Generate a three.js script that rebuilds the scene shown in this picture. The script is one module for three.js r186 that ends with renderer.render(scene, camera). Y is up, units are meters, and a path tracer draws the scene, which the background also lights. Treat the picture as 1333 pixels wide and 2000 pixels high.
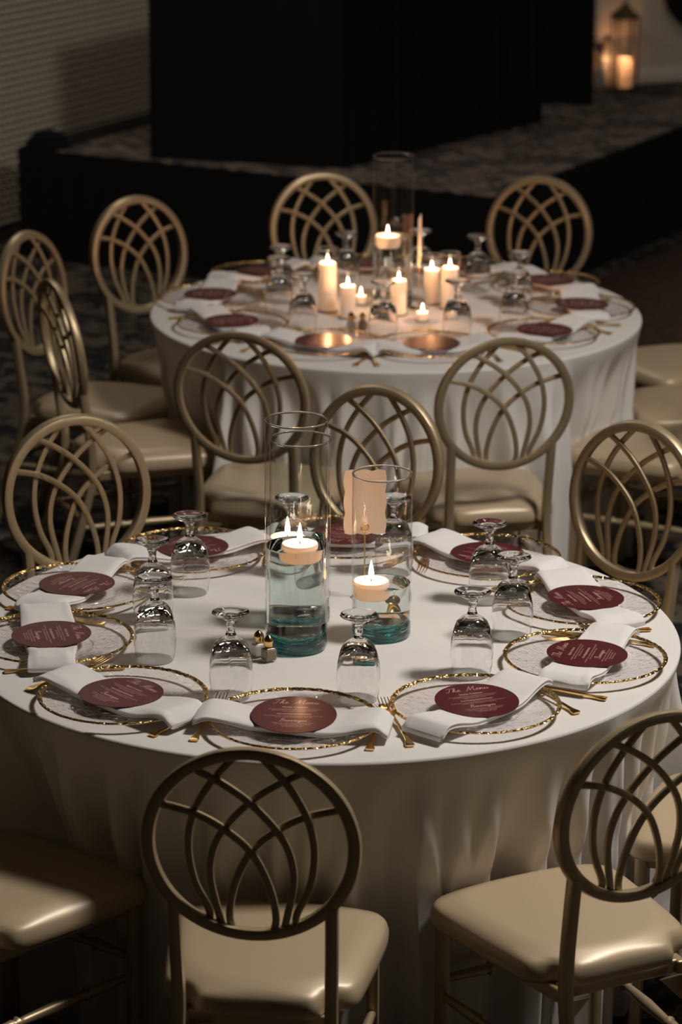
import * as THREE from 'three';
import { mergeGeometries, toCreasedNormals } from 'three/addons/utils/BufferGeometryUtils.js';
import { RoundedBoxGeometry } from 'three/addons/geometries/RoundedBoxGeometry.js';
import { RectAreaLightUniformsLib } from 'three/addons/lights/RectAreaLightUniformsLib.js';
import { ImprovedNoise } from 'three/addons/math/ImprovedNoise.js';

// ------------------------------------------------------------------ camera, exposure, room lights
const scene = new THREE.Scene();
scene.background = new THREE.Color(0x000000);
const camera = new THREE.PerspectiveCamera(19.197, 1333 / 2000, 0.1, 80);
camera.rotation.order = 'YXZ';
camera.position.set(0.0373, 2.8717, 6.1272);
camera.rotation.set(THREE.MathUtils.degToRad(-16.744), 0, THREE.MathUtils.degToRad(0.2935));
camera.focus = 6.25;
camera.userData.fStop = 4.1;
const renderer = new THREE.WebGLRenderer({ antialias: true });
renderer.toneMapping = THREE.LinearToneMapping;
renderer.toneMappingExposure = 1.0;
renderer.shadowMap.enabled = true;
RectAreaLightUniformsLib.init();
const CEILING = 4.6;
// [x, z, size x, size z, strength, colour]
const CEILING_LIGHTS = [
  [2.35, 0.15, 0.8, 0.8, 86, 0xfff8f0],
  [-1.2, -6.0, 0.8, 0.8, 9.5, 0xfff0e0],  // added fill panel out of view, lifts the shade on the left wall
  [3.5, -11.4, 0.4, 0.4, 26, 0xfff0dc],  // added washer panel out of view, brightens the back wall
];

// ------------------------------------------------------------------ helpers
let seed = 7;
const rnd = () => { seed = (seed * 1664525 + 1013904223) >>> 0; return seed / 4294967296; };
const rr = (a, b) => a + (b - a) * rnd();
const perlin = new ImprovedNoise();
const D2R = Math.PI / 180;
const lerp = THREE.MathUtils.lerp, clamp = THREE.MathUtils.clamp, sstep = THREE.MathUtils.smoothstep;
const counts = {};
function numbered(n) { const k = counts[n] = (counts[n] ?? -1) + 1; return k ? `${n}_${String(k).padStart(3, '0')}` : n; }
function tag(o, label, category, group) { o.userData = { label, category }; if (group) o.userData.group = group; return o; }
function thing(name, label, category, pos = [0, 0, 0], turn = 0, group) {
  const o = new THREE.Group(); o.name = numbered(name); o.position.set(...pos); o.rotation.y = turn;
  scene.add(o); return tag(o, label, category, group);
}
function mesh(name, geo, mat, parent, label) {
  const m = new THREE.Mesh(geo, mat); m.name = name; m.castShadow = m.receiveShadow = true;
  if (label) m.userData.label = label;
  parent.add(m); return m;
}
function struct(name, geo, mat) { const m = mesh(name, geo, mat, scene); m.userData.kind = 'structure'; return m; }
function copyOf(o, label, pos, turn = 0) {
  const c = o.clone(); c.name = numbered(o.name.replace(/_\d{3}$/, '')); c.userData = { ...o.userData, label };
  c.position.set(...pos); c.rotation.set(0, turn, 0); scene.add(c); return c;
}
const move = (g, x, y, z) => g.translate(x, y, z);
const join = (list) => mergeGeometries(list.map((g) => { const q = g.index ? g.toNonIndexed() : g.clone(); for (const k of Object.keys(q.attributes)) if (!['position', 'normal', 'uv'].includes(k)) q.deleteAttribute(k); if (!q.attributes.uv) q.setAttribute('uv', new THREE.BufferAttribute(new Float32Array(q.attributes.position.count * 2), 2)); return q; }));
// rings: list of equally long lists of [x, y, z]
function loft(rings, { loop = true, path = false, cap = true, crease = 0 } = {}) {
  const n = rings[0].length, m = rings.length, pos = [], uv = [], idx = [];
  rings.forEach((r, j) => r.forEach((p, i) => { pos.push(p[0], p[1], p[2]); uv.push(i / n, j / (m - 1)); }));
  const nj = path ? m : m - 1, ni = loop ? n : n - 1;
  for (let j = 0; j < nj; j++) for (let i = 0; i < ni; i++) {
    const a = j * n + i, b = j * n + (i + 1) % n, c = ((j + 1) % m) * n + i, d = ((j + 1) % m) * n + (i + 1) % n;
    idx.push(a, b, d, a, d, c);
  }
  if (cap && !path && loop) for (const [j, flip] of [[0, true], [m - 1, false]]) {
    const c = [0, 0, 0]; rings[j].forEach((p) => p.forEach((v, k) => { c[k] += v / n; }));
    const k = pos.length / 3; pos.push(...c); uv.push(0.5, j ? 1 : 0);
    for (let i = 0; i < n; i++) { const a = j * n + i, b = j * n + (i + 1) % n; flip ? idx.push(k, b, a) : idx.push(k, a, b); }
  }
  let g = new THREE.BufferGeometry();
  g.setAttribute('position', new THREE.Float32BufferAttribute(pos, 3));
  g.setAttribute('uv', new THREE.Float32BufferAttribute(uv, 2));
  g.setIndex(idx);
  if (crease) g = toCreasedNormals(g, crease); else g.computeVertexNormals();
  return g;
}
// rounded rectangle section, counter-clockwise
function rrect(w, h, r, k = 3) {
  const out = [], a = w / 2 - r, b = h / 2 - r;
  for (const [cx, cy, s] of [[a, b, 0], [-a, b, 1], [-a, -b, 2], [a, -b, 3]]) for (let i = 0; i <= k; i++) { const t = (s + i / k) * Math.PI / 2; out.push([cx + r * Math.cos(t), cy + r * Math.sin(t)]); }
  return out;
}
const circ = (r, k = 10) => Array.from({ length: k }, (_, i) => [r * Math.cos(i / k * 2 * Math.PI), r * Math.sin(i / k * 2 * Math.PI)]);
// sweep a section along points; side is the fixed axis the section's x is measured along
function sweep(pts, section, side, scale = () => 1) {
  const rings = pts.map((p, i) => {
    const a = pts[Math.max(0, i - 1)], b = pts[Math.min(pts.length - 1, i + 1)];
    const t = new THREE.Vector3().subVectors(b, a).normalize();
    const s = side.clone().addScaledVector(t, -side.dot(t)).normalize(), n = new THREE.Vector3().crossVectors(t, s);
    const k = scale(i / (pts.length - 1)), [kx, ky] = Array.isArray(k) ? k : [k, k];
    return section.map(([x, y]) => [p.x + s.x * x * kx + n.x * y * ky, p.y + s.y * x * kx + n.y * y * ky, p.z + s.z * x * kx + n.z * y * ky]);
  });
  return loft(rings, { crease: 0.7 });
}
const V3 = (x, y, z) => new THREE.Vector3(x, y, z);
const spline = (pts, n) => new THREE.CatmullRomCurve3(pts.map((p) => V3(...p)), false, 'centripetal').getPoints(n);
const lathe = (pts, k = 48) => new THREE.LatheGeometry(pts.map(([r, y]) => new THREE.Vector2(Math.max(r, 0), y)), k);

// ------------------------------------------------------------------ textures
function dataTex(w, h, f, srgb = true, rx = 1, ry = 1) {
  const d = new Uint8Array(w * h * 4);
  for (let y = 0; y < h; y++) for (let x = 0; x < w; x++) { const c = f(x / w, y / h), i = (y * w + x) * 4; d[i] = clamp(c[0], 0, 255); d[i + 1] = clamp(c[1], 0, 255); d[i + 2] = clamp(c[2], 0, 255); d[i + 3] = 255; }
  const t = new THREE.DataTexture(d, w, h); t.wrapS = t.wrapT = THREE.RepeatWrapping; t.magFilter = THREE.LinearFilter; t.minFilter = THREE.LinearMipmapLinearFilter;
  if (srgb) t.colorSpace = THREE.SRGBColorSpace; t.repeat.set(rx, ry); t.needsUpdate = true; return t;
}
// tiling noise: blends four shifted copies
function tnoise(u, v, f, z = 0) {
  const n = (a, b) => perlin.noise(a * f, b * f, z);
  return (n(u, v) * (1 - u) * (1 - v) + n(u - 1, v) * u * (1 - v) + n(u, v - 1) * (1 - u) * v + n(u - 1, v - 1) * u * v) / Math.sqrt(((1 - u) ** 2 + u * u) * ((1 - v) ** 2 + v * v));
}
const fbm = (u, v, f, z, oct = 4) => { let s = 0, a = 1; for (let i = 0; i < oct; i++) { s += a * tnoise(u, v, f * 2 ** i, z + i * 7.3); a *= 0.55; } return s; };
function carpetTex(lightC, darkC, midC) {
  return dataTex(512, 512, (u, v) => {
    const big = fbm(u, v, 5, 1.5, 3), fine = fbm(u, v, 14, 8.1, 4), yarn = tnoise(u, v, 150, 3.3);
    const m = sstep(big * 0.7 + fine * 0.9, -0.12, 0.06), k = sstep(fbm(u, v, 9, 21, 3), 0.05, 0.3), s = 1 + yarn * 0.45;
    return [0, 1, 2].map((i) => lerp(darkC[i], lerp(lightC[i], midC[i], k), m) * s);
  });
}
const carpetMap = carpetTex([92, 82, 70], [14, 16, 18], [62, 52, 50]);
const stageMap = carpetTex([138, 120, 107], [72, 66, 62], [112, 97, 89]);
const weaveBump = dataTex(256, 256, (u, v) => { const s = 127 + 70 * Math.sin(u * 128 * Math.PI) * Math.sin(v * 128 * Math.PI) + 40 * tnoise(u, v, 60, 2); return [s, s, s]; }, false);
const hammerBump = dataTex(256, 256, (u, v) => {
  const s = 127 + 120 * fbm(u, v, 9, 4.4, 2) + 40 * tnoise(u, v, 26, 9); return [s, s, s];
}, false);
const frostMap = dataTex(256, 256, (u, v) => { const s = sstep(fbm(u, v, 7, 6.2, 4), 0.05, 0.5) * 70; return [s, s, s]; }, false);
const woodMap = dataTex(256, 256, (u, v) => { const g = fbm(u * 0.999, v, 3, 5, 3), r = tnoise(u, v, 40, 1); const s = 1 + 0.35 * Math.sin((u * 8 + g * 1.4) * Math.PI * 2) * 0.4 + 0.25 * r; return [64 * s, 36 * s, 24 * s]; });
const leatherBump = dataTex(256, 256, (u, v) => { const s = 127 + 60 * fbm(u, v, 40, 3, 2); return [s, s, s]; }, false, 3, 3);

// cursive lettering drawn with strokes: letters as points on a unit line (x advances, y up), '|' lifts the pen
const SCRIPT = {
  T: [0.75, '.05 .85 .3 .98 .75 .92 .95 1|.5 .95 .42 .5 .3 .05 .1 0 .05 .15'], M: [1.15, '0 .05 .1 0 .2 .2 .42 1 .45 .5 .5 .1 .7 .6 .92 1 .9 .5 .9 .1 1 0 1.12 .15'],
  B: [0.85, '.3 .95 .2 .4 .1 0|.05 .8 .3 1 .65 .95 .6 .7 .3 .52 .68 .45 .65 .12 .35 0 .12 .08'], h: [0.5, '0 .05 .2 .5 .28 .95 .18 .98 .1 .5 .04 0 .15 .32 .28 .4 .28 .2 .3 .02 .48 .1'],
  e: [0.42, '0 .1 .22 .22 .3 .36 .18 .42 .08 .25 .14 .02 .28 .02 .42 .12'], n: [0.52, '0 .1 .1 .4 .08 0 .2 .32 .32 .4 .32 .15 .36 0 .52 .12'],
  u: [0.52, '0 .12 .1 .4 .08 .1 .18 0 .32 .15 .36 .4 .34 .08 .4 0 .52 .12'], v: [0.42, '0 .15 .1 .4 .16 .05 .22 0 .34 .4 .42 .36'],
  r: [0.38, '0 .1 .1 .38 .14 .44 .16 .36 .28 .38 .24 .1 .28 0 .38 .1'], a: [0.5, '.3 .36 .15 .42 .04 .2 .1 0 .24 .08 .34 .4 .32 .08 .38 0 .5 .12'],
  g: [0.48, '.3 .36 .15 .42 .04 .2 .1 .02 .24 .08 .34 .4 .26 -.3 .12 -.42 .06 -.25 .3 0 .48 .12'], s: [0.38, '0 .1 .16 .42 .28 .15 .2 0 .06 .04 .2 0 .38 .1'], ' ': [0.6, ''],
};
function scriptText(x, text, cx, y, size, width) {
  let total = 0; for (const c of text) total += SCRIPT[c][0];
  let px = cx - total * size / 2; x.lineWidth = width; x.lineCap = 'round'; x.lineJoin = 'round';
  for (const c of text) {
    for (const run of SCRIPT[c][1].split('|')) {
      const v = run.split(' ').map(Number); if (v.length < 4) continue;
      const pts = []; for (let i = 0; i < v.length; i += 2) pts.push(V3(px + (v[i] + v[i + 1] * 0.28) * size, y - v[i + 1] * size, 0));
      const q = new THREE.CatmullRomCurve3(pts).getPoints(pts.length * 6);
      x.beginPath(); q.forEach((p, i) => (i ? x.lineTo(p.x, p.y) : x.moveTo(p.x, p.y))); x.stroke();
    }
    px += SCRIPT[c][0] * size;
  }
}
function menuTexture() {
  const c = document.createElement('canvas'); c.width = c.height = 768;
  const x = c.getContext('2d');
  x.fillStyle = '#5b2024'; x.fillRect(0, 0, 768, 768);
  x.fillStyle = x.strokeStyle = '#e0b0a4'; x.textAlign = 'center';
  scriptText(x, 'The Menu', 384, 160, 86, 5);
  x.font = 'bold 36px serif'; x.fillText('Main Course', 384, 246);
  x.font = '19px serif';
  const lines = (arr, y) => arr.forEach((s, i) => x.fillText(s, 384, y + i * 25));
  lines(['Roasted chicken breast with garlic and rosemary jus', 'Braised beef short rib in red wine and thyme', 'Wild mushroom risotto'], 284);
  x.font = 'bold 36px serif'; x.fillText('Accompaniments', 384, 386);
  x.font = '19px serif';
  lines(['Herb butter rolls, roasted potatoes and seasonal vegetables', 'Garden salad with balsamic dressing'], 424);
  scriptText(x, 'Beverages', 384, 532, 58, 4.5);
  x.font = '19px serif';
  lines(['Coffee, tea, lemonade, iced tea and water', 'Red wine, white wine and sparkling', 'Draught beer and cider', 'Soft drinks and juice'], 570);
  const t = new THREE.CanvasTexture(c); t.colorSpace = THREE.SRGBColorSpace; t.anisotropy = 8; return t;
}

// ------------------------------------------------------------------ materials
const std = (o) => new THREE.MeshStandardMaterial(o), phy = (o) => new THREE.MeshPhysicalMaterial(o);
const M = {
  chairGold: phy({ color: new THREE.Color(0.55, 0.43, 0.265), metalness: 0.62, roughness: 0.42 }),
  seat: phy({ color: new THREE.Color(0.58, 0.445, 0.285), roughness: 0.45, metalness: 0.15, bumpMap: leatherBump, bumpScale: 0.0003, clearcoat: 0.6, clearcoatRoughness: 0.36 }),
  rubber: std({ color: 0x15120f, roughness: 0.8 }),
  cloth: phy({ color: new THREE.Color(0.78, 0.75, 0.71), roughness: 0.85, bumpMap: weaveBump, bumpScale: 0.0002, sheen: 0.2, sheenRoughness: 0.6 }),
  napkin: phy({ color: new THREE.Color(0.82, 0.79, 0.77), roughness: 0.8, bumpMap: weaveBump, bumpScale: 0.0002 }),
  table: std({ color: 0x6b4a30, roughness: 0.6 }),
  steel: std({ color: 0x555555, metalness: 0.8, roughness: 0.4 }),
  pane: phy({ color: 0xffffff, transmission: 1, thickness: 0, roughness: 0, ior: 1.5 }),
  vasePane: phy({ color: new THREE.Color(0.97, 0.985, 0.98), transmission: 1, thickness: 0, roughness: 0, ior: 1.5, bumpMap: hammerBump, bumpScale: 0.0012 }),
  plate: phy({ color: new THREE.Color(0.965, 0.945, 0.96), transmission: 1, thickness: 0, roughness: 1, roughnessMap: frostMap, ior: 1.52, bumpMap: hammerBump, bumpScale: 0.0045, specularIntensity: 0.75 }),
  solid: phy({ color: 0xffffff, transmission: 1, thickness: 0.02, roughness: 0, ior: 1.5 }),
  teal: phy({ color: 0xffffff, transmission: 1, thickness: 0.03, roughness: 0, ior: 1.5, attenuationColor: new THREE.Color(0.16, 0.66, 0.68), attenuationDistance: 0.05, bumpMap: hammerBump, bumpScale: 0.004 }),
  water: phy({ color: 0xffffff, transmission: 1, thickness: 0.1, roughness: 0, ior: 1.33, attenuationColor: new THREE.Color(0.86, 0.925, 0.93), attenuationDistance: 0.14 }),
  gold: phy({ color: new THREE.Color(0.83, 0.56, 0.22), metalness: 1, roughness: 0.2 }),
  goldRim: phy({ color: new THREE.Color(0.80, 0.55, 0.22), metalness: 1, roughness: 0.2, bumpMap: hammerBump, bumpScale: 0.006 }),
  menu: phy({ map: menuTexture(), roughness: 0.5, metalness: 0.1, specularIntensity: 0.6, clearcoat: 0.6, clearcoatRoughness: 0.18 }),
  menuEdge: std({ color: 0x5b2024, roughness: 0.6 }),
  wax: phy({ color: new THREE.Color(0.95, 0.915, 0.85), roughness: 1, transmission: 0.42, thickness: 0 }),
  waxSolid: phy({ color: new THREE.Color(0.90, 0.80, 0.66), roughness: 0.6 }),
  wick: std({ color: 0x120d0a, roughness: 1 }),
  flame: std({ color: 0x000000, emissive: new THREE.Color(1.0, 0.80, 0.52), emissiveIntensity: 14, roughness: 1 }),
  paper: phy({ color: new THREE.Color(0.80, 0.72, 0.64), roughness: 0.85 }),
  salt: std({ color: 0xf0ebe4, roughness: 0.95 }),
  pepper: std({ color: 0x8d7660, roughness: 0.95 }),
  carpet: std({ map: carpetMap, roughness: 0.97 }),
  stageCarpet: std({ map: stageMap, roughness: 0.97 }),
  black: std({ color: new THREE.Color(0.0012, 0.0012, 0.0012), roughness: 1 }),
  wallKnit: std({ color: new THREE.Color(0.86, 0.76, 0.62), roughness: 0.85 }),
  wallGapShade: std({ color: new THREE.Color(0.12, 0.10, 0.08), roughness: 0.9 }),  // shade in the gaps between stitches, put into the wall colour
  wall: std({ color: new THREE.Color(0.84, 0.78, 0.67), roughness: 0.85 }),
  trim: std({ color: new THREE.Color(0.88, 0.82, 0.72), roughness: 0.6 }),
  wallDark: std({ color: new THREE.Color(0.14, 0.115, 0.09), roughness: 0.85 }),
  ceiling: std({ color: new THREE.Color(0.16, 0.145, 0.13), roughness: 0.9 }),
  dance: phy({ map: woodMap, roughness: 0.5 }),
  dark: std({ color: 0x1d1511, roughness: 0.6 }),
  bronze: std({ color: 0x3a2c18, metalness: 0.7, roughness: 0.45 }),
  lampFace: std({ color: 0xffffff, emissive: new THREE.Color(1, 0.93, 0.82), emissiveIntensity: 2 }),
  white: std({ color: 0xbdb4a6, roughness: 0.6 }),
  petal: std({ color: 0x3a1618, roughness: 0.8 }),
  leaf: std({ color: 0x1c2414, roughness: 0.8 }),
};

// ------------------------------------------------------------------ the room
const ROOM = [[0.754, -12.25], [4.34, -13.8], [7.5, -8], [7.5, 9.5], [-7.3, 9.5], [-7.3, 2.6]];
const WALL_NAMES = ['back', 'back_right', 'right', 'rear', 'side', 'left'];
{
  const g = new THREE.BoxGeometry(16, 0.2, 25); move(g, 0, -0.1, -2);
  const p = g.attributes.position, uv = g.attributes.uv;
  for (let i = 0; i < p.count; i++) uv.setXY(i, p.getX(i) / 1.1, p.getZ(i) / 1.1);
  struct('floor', g, M.carpet);
  struct('ceiling', move(new THREE.BoxGeometry(16, 0.2, 25), 0, CEILING + 0.1, -2), M.ceiling);
  ROOM.forEach((a, i) => {
    const b = ROOM[(i + 1) % 6], dx = b[0] - a[0], dz = b[1] - a[1], len = Math.hypot(dx, dz);
    const w = new THREE.BoxGeometry(len + 0.3, CEILING, 0.2); move(w, 0, CEILING / 2, -0.1);
    const m = struct(`wall_${WALL_NAMES[i]}`, w, i === 5 ? M.wallGapShade : i ? M.wallDark : M.wall);
    m.position.set((a[0] + b[0]) / 2, 0, (a[1] + b[1]) / 2); m.rotation.y = Math.atan2(-dz, dx);
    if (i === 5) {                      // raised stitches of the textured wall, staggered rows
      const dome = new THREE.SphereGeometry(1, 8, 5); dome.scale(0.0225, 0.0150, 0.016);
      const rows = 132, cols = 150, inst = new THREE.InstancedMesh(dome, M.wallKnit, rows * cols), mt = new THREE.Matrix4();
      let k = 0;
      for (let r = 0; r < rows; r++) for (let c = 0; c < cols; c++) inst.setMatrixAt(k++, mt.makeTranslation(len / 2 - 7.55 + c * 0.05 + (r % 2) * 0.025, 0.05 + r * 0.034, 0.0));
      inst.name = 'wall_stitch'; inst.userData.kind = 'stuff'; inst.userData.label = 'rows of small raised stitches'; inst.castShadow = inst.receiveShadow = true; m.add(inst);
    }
    if (i === 0) {
      const sec = [[0, 0], [0.016, 0], [0.016, 0.06], [0.01, 0.075], [0.006, 0.085], [0, 0.088]];
      const bb = loft([-len / 2, len / 2].map((x) => sec.map(([z, y]) => [x, y, z])), { crease: 0.5 });
      const t = struct('baseboard_back', bb, M.trim); t.position.copy(m.position); t.rotation.copy(m.rotation);
    }
  });
}
for (const [x, z, sx, sz, power, col] of CEILING_LIGHTS) {
  const spot = { '2.35': 'over the right of the near table', '-1.2': 'added as unseen fill over the stage front at left', '3.5': 'added to brighten the white back wall' }[x];
  const t = thing('ceiling_light', `square recessed ceiling light panel ${spot}`, 'ceiling light', [x, CEILING, z]);
  const fr = [];
  for (const s of [-1, 1]) { fr.push(move(new RoundedBoxGeometry(sx + 0.06, 0.03, 0.03, 2, 0.006), 0, -0.015, s * (sz / 2 + 0.015)), move(new RoundedBoxGeometry(0.03, 0.03, sz, 2, 0.006), s * (sx / 2 + 0.015), -0.015, 0)); }
  mesh('frame', join(fr), M.white, t);
  mesh('diffuser', move(new THREE.BoxGeometry(sx, 0.006, sz), 0, -0.006, 0), M.lampFace, t);
  const l = new THREE.RectAreaLight(col, power, sx, sz); l.position.set(0, -0.012, 0); l.rotation.x = -Math.PI / 2; t.add(l);
}

// ------------------------------------------------------------------ stage, drapes, dance floor (axes turned 28.5 degrees)
const TURN = -28.5 * D2R;
const uv2w = (u, v) => [u * 0.8788 + v * 0.4772, u * 0.4772 - v * 0.8788];
// pleated black fabric along a polyline of [u, v]
function drape(line, y0, y1, amp, pitch, thick = 0.012) {
  const pts = [];
  for (let i = 0; i < line.length - 1; i++) {
    const [a, b] = [line[i], line[i + 1]], len = Math.hypot(b[0] - a[0], b[1] - a[1]), n = Math.max(2, Math.round(len / (pitch / 6)));
    const nx = (b[1] - a[1]) / len, ny = -(b[0] - a[0]) / len;
    for (let k = i ? 1 : 0; k <= n; k++) { const t = k / n, e = Math.min(1, Math.min(t, 1 - t) * len / pitch) , s = amp * e * (Math.sin(t * len / pitch * 2 * Math.PI) + 0.4 * Math.sin(t * len / pitch * 3.7)); pts.push([a[0] + (b[0] - a[0]) * t + nx * s, a[1] + (b[1] - a[1]) * t + ny * s, nx, ny]); }
  }
  const rings = pts.map(([u, v, nx, ny]) => [[u, y0, -v], [u, y1, -v], [u - nx * thick, y1, -(v - ny * thick)], [u - nx * thick, y0, -(v - ny * thick)]]);
  return loft(rings, { crease: 0.9 });
}
{
  const st = thing('stage', 'low stage platform with patterned carpet top and black skirt', 'stage', [0, 0, 0], TURN);
  const U0 = -4.80, U1 = -2.43, A0 = 5.87, A1 = 8.75, H = 0.5;
  const deck = new RoundedBoxGeometry(U1 - U0 - 0.02, 0.05, A1 - A0 - 0.02, 2, 0.008); move(deck, (U0 + U1) / 2, H - 0.025, -(A0 + A1) / 2);
  mesh('edge_cover', move(new RoundedBoxGeometry(0.17, 0.012, A1 - A0, 2, 0.005), U0 + 0.085, H + 0.004, -(A0 + A1) / 2), M.black, st, 'black fabric strip along the left edge');
  const p = deck.attributes.position, uv = deck.attributes.uv;
  for (let i = 0; i < p.count; i++) uv.setXY(i, p.getX(i) / 1.1, p.getZ(i) / 1.1);
  mesh('deck', deck, M.stageCarpet, st, 'carpeted deck');
  mesh('skirt', drape([[U0 - 0.012, A1], [U0 - 0.012, A0 - 0.012], [U1 + 0.012, A0 - 0.012], [U1 + 0.012, A1]], 0.005, H + 0.001, 0.010, 0.11), M.black, st, 'black pleated skirt');
  mesh('platform', move(new THREE.BoxGeometry(U1 - U0 - 0.12, 0.4, A1 - A0 - 0.12), (U0 + U1) / 2, 0.22, -(A0 + A1) / 2), M.black, st);
  // bunched black cloth over the near left corner
  const rings = [];
  for (let j = 0; j <= 14; j++) {
    const a = j / 14, y = 0.47 + 0.15 * Math.sin(a * Math.PI / 2), k = Math.cos(a * Math.PI / 2) ** 0.7;
    rings.push(Array.from({ length: 28 }, (_, i) => { const t = i / 28 * 2 * Math.PI, w = 1 + 0.12 * Math.sin(t * 3 + a * 2) + 0.08 * Math.sin(t * 7); return [0.10 * k * w * Math.cos(t), (y - 0.47) * 0.5, 0.09 * k * w * Math.sin(t)]; }));
  }
  const [bx, bz] = uv2w(U0 + 0.10, A0 + 0.08);
  const b = thing('black_cloth', 'heap of black cloth bunched on the near left corner of the stage', 'cloth', [bx, 0.5, bz], TURN);
  mesh('bundle', loft(rings), M.black, b);
  // cables
  const [cx, cz] = uv2w(-4.42, 7.55);
  const cab = thing('cable_coil', 'dark coiled cable lying on the stage carpet by the left edge', 'cable', [cx, 0.5, cz], TURN);
  const cp = []; for (let i = 0; i <= 120; i++) { const t = i / 120; cp.push(V3(0.16 * Math.cos(t * 26) * (1 - 0.3 * t) + 0.12 * t, 0.014 + 0.03 * Math.abs(Math.sin(t * 9)), -0.20 * Math.sin(t * 26) * (1 - 0.3 * t))); }
  mesh('cable', new THREE.TubeGeometry(new THREE.CatmullRomCurve3(cp), 300, 0.012, 6), M.black, cab);

  const d1 = thing('black_curtain', 'large black fabric-covered enclosure standing at the front of the stage', 'curtain', [0, 0, 0], TURN);
  mesh('curtain_panel', drape([[-4.15, 5.93], [-3.72, 6.03]], H + 0.003, 1.34, 0.014, 0.16), M.black, d1);
  mesh('curtain_panel', drape([[-3.72, 6.03], [-3.29, 6.13]], H + 0.003, 1.34, 0.014, 0.16), M.black, d1);
  mesh('curtain_panel', drape([[-3.29, 6.13], [-3.17, 6.9]], H + 0.003, 1.34, 0.014, 0.16), M.black, d1);
  mesh('curtain_panel', drape([[-3.17, 6.9], [-3.06, 7.7]], H + 0.003, 1.34, 0.014, 0.16), M.black, d1);
  mesh('curtain_panel', drape([[-4.15, 7.7], [-4.15, 5.93]], H + 0.003, 1.34, 0.014, 0.16), M.black, d1);
  for (const [u, v] of [[-4.12, 5.98], [-3.30, 6.18], [-3.09, 7.68]]) mesh('upright', move(new THREE.CylinderGeometry(0.02, 0.02, 0.82, 12), u - 0.03, H + 0.41, -v - 0.05), M.steel, d1);
  const d2 = thing('black_curtain', 'smaller black curtain further back, right of the large black enclosure', 'curtain', [0, 0, 0], TURN);
  mesh('curtain_panel', drape([[-3.75, 8.18], [-3.27, 8.19], [-3.05, 8.27]], H + 0.003, 1.34, 0.010, 0.14), M.black, d2);
  mesh('curtain_panel', drape([[-3.05, 8.27], [-3.35, 8.7]], H + 0.003, 1.34, 0.010, 0.14), M.black, d2);
  mesh('upright', move(new THREE.CylinderGeometry(0.02, 0.02, 0.82, 12), -3.3, H + 0.41, -8.35), M.steel, d2);

  const df = thing('dance_floor', 'dark brown wooden dance floor laid over the carpet at right', 'floor', [0, 0, 0], TURN);
  const pan = new RoundedBoxGeometry(0.914, 0.02, 0.914, 2, 0.003);
  for (let i = 0; i < 4; i++) for (let j = 0; j < 5; j++) mesh('floor_panel', move(pan.clone(), -2.27 + 0.46 + i * 0.917, 0.0105, -(3.95 + 0.46 + j * 0.917)), M.dance, df);
}

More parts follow.
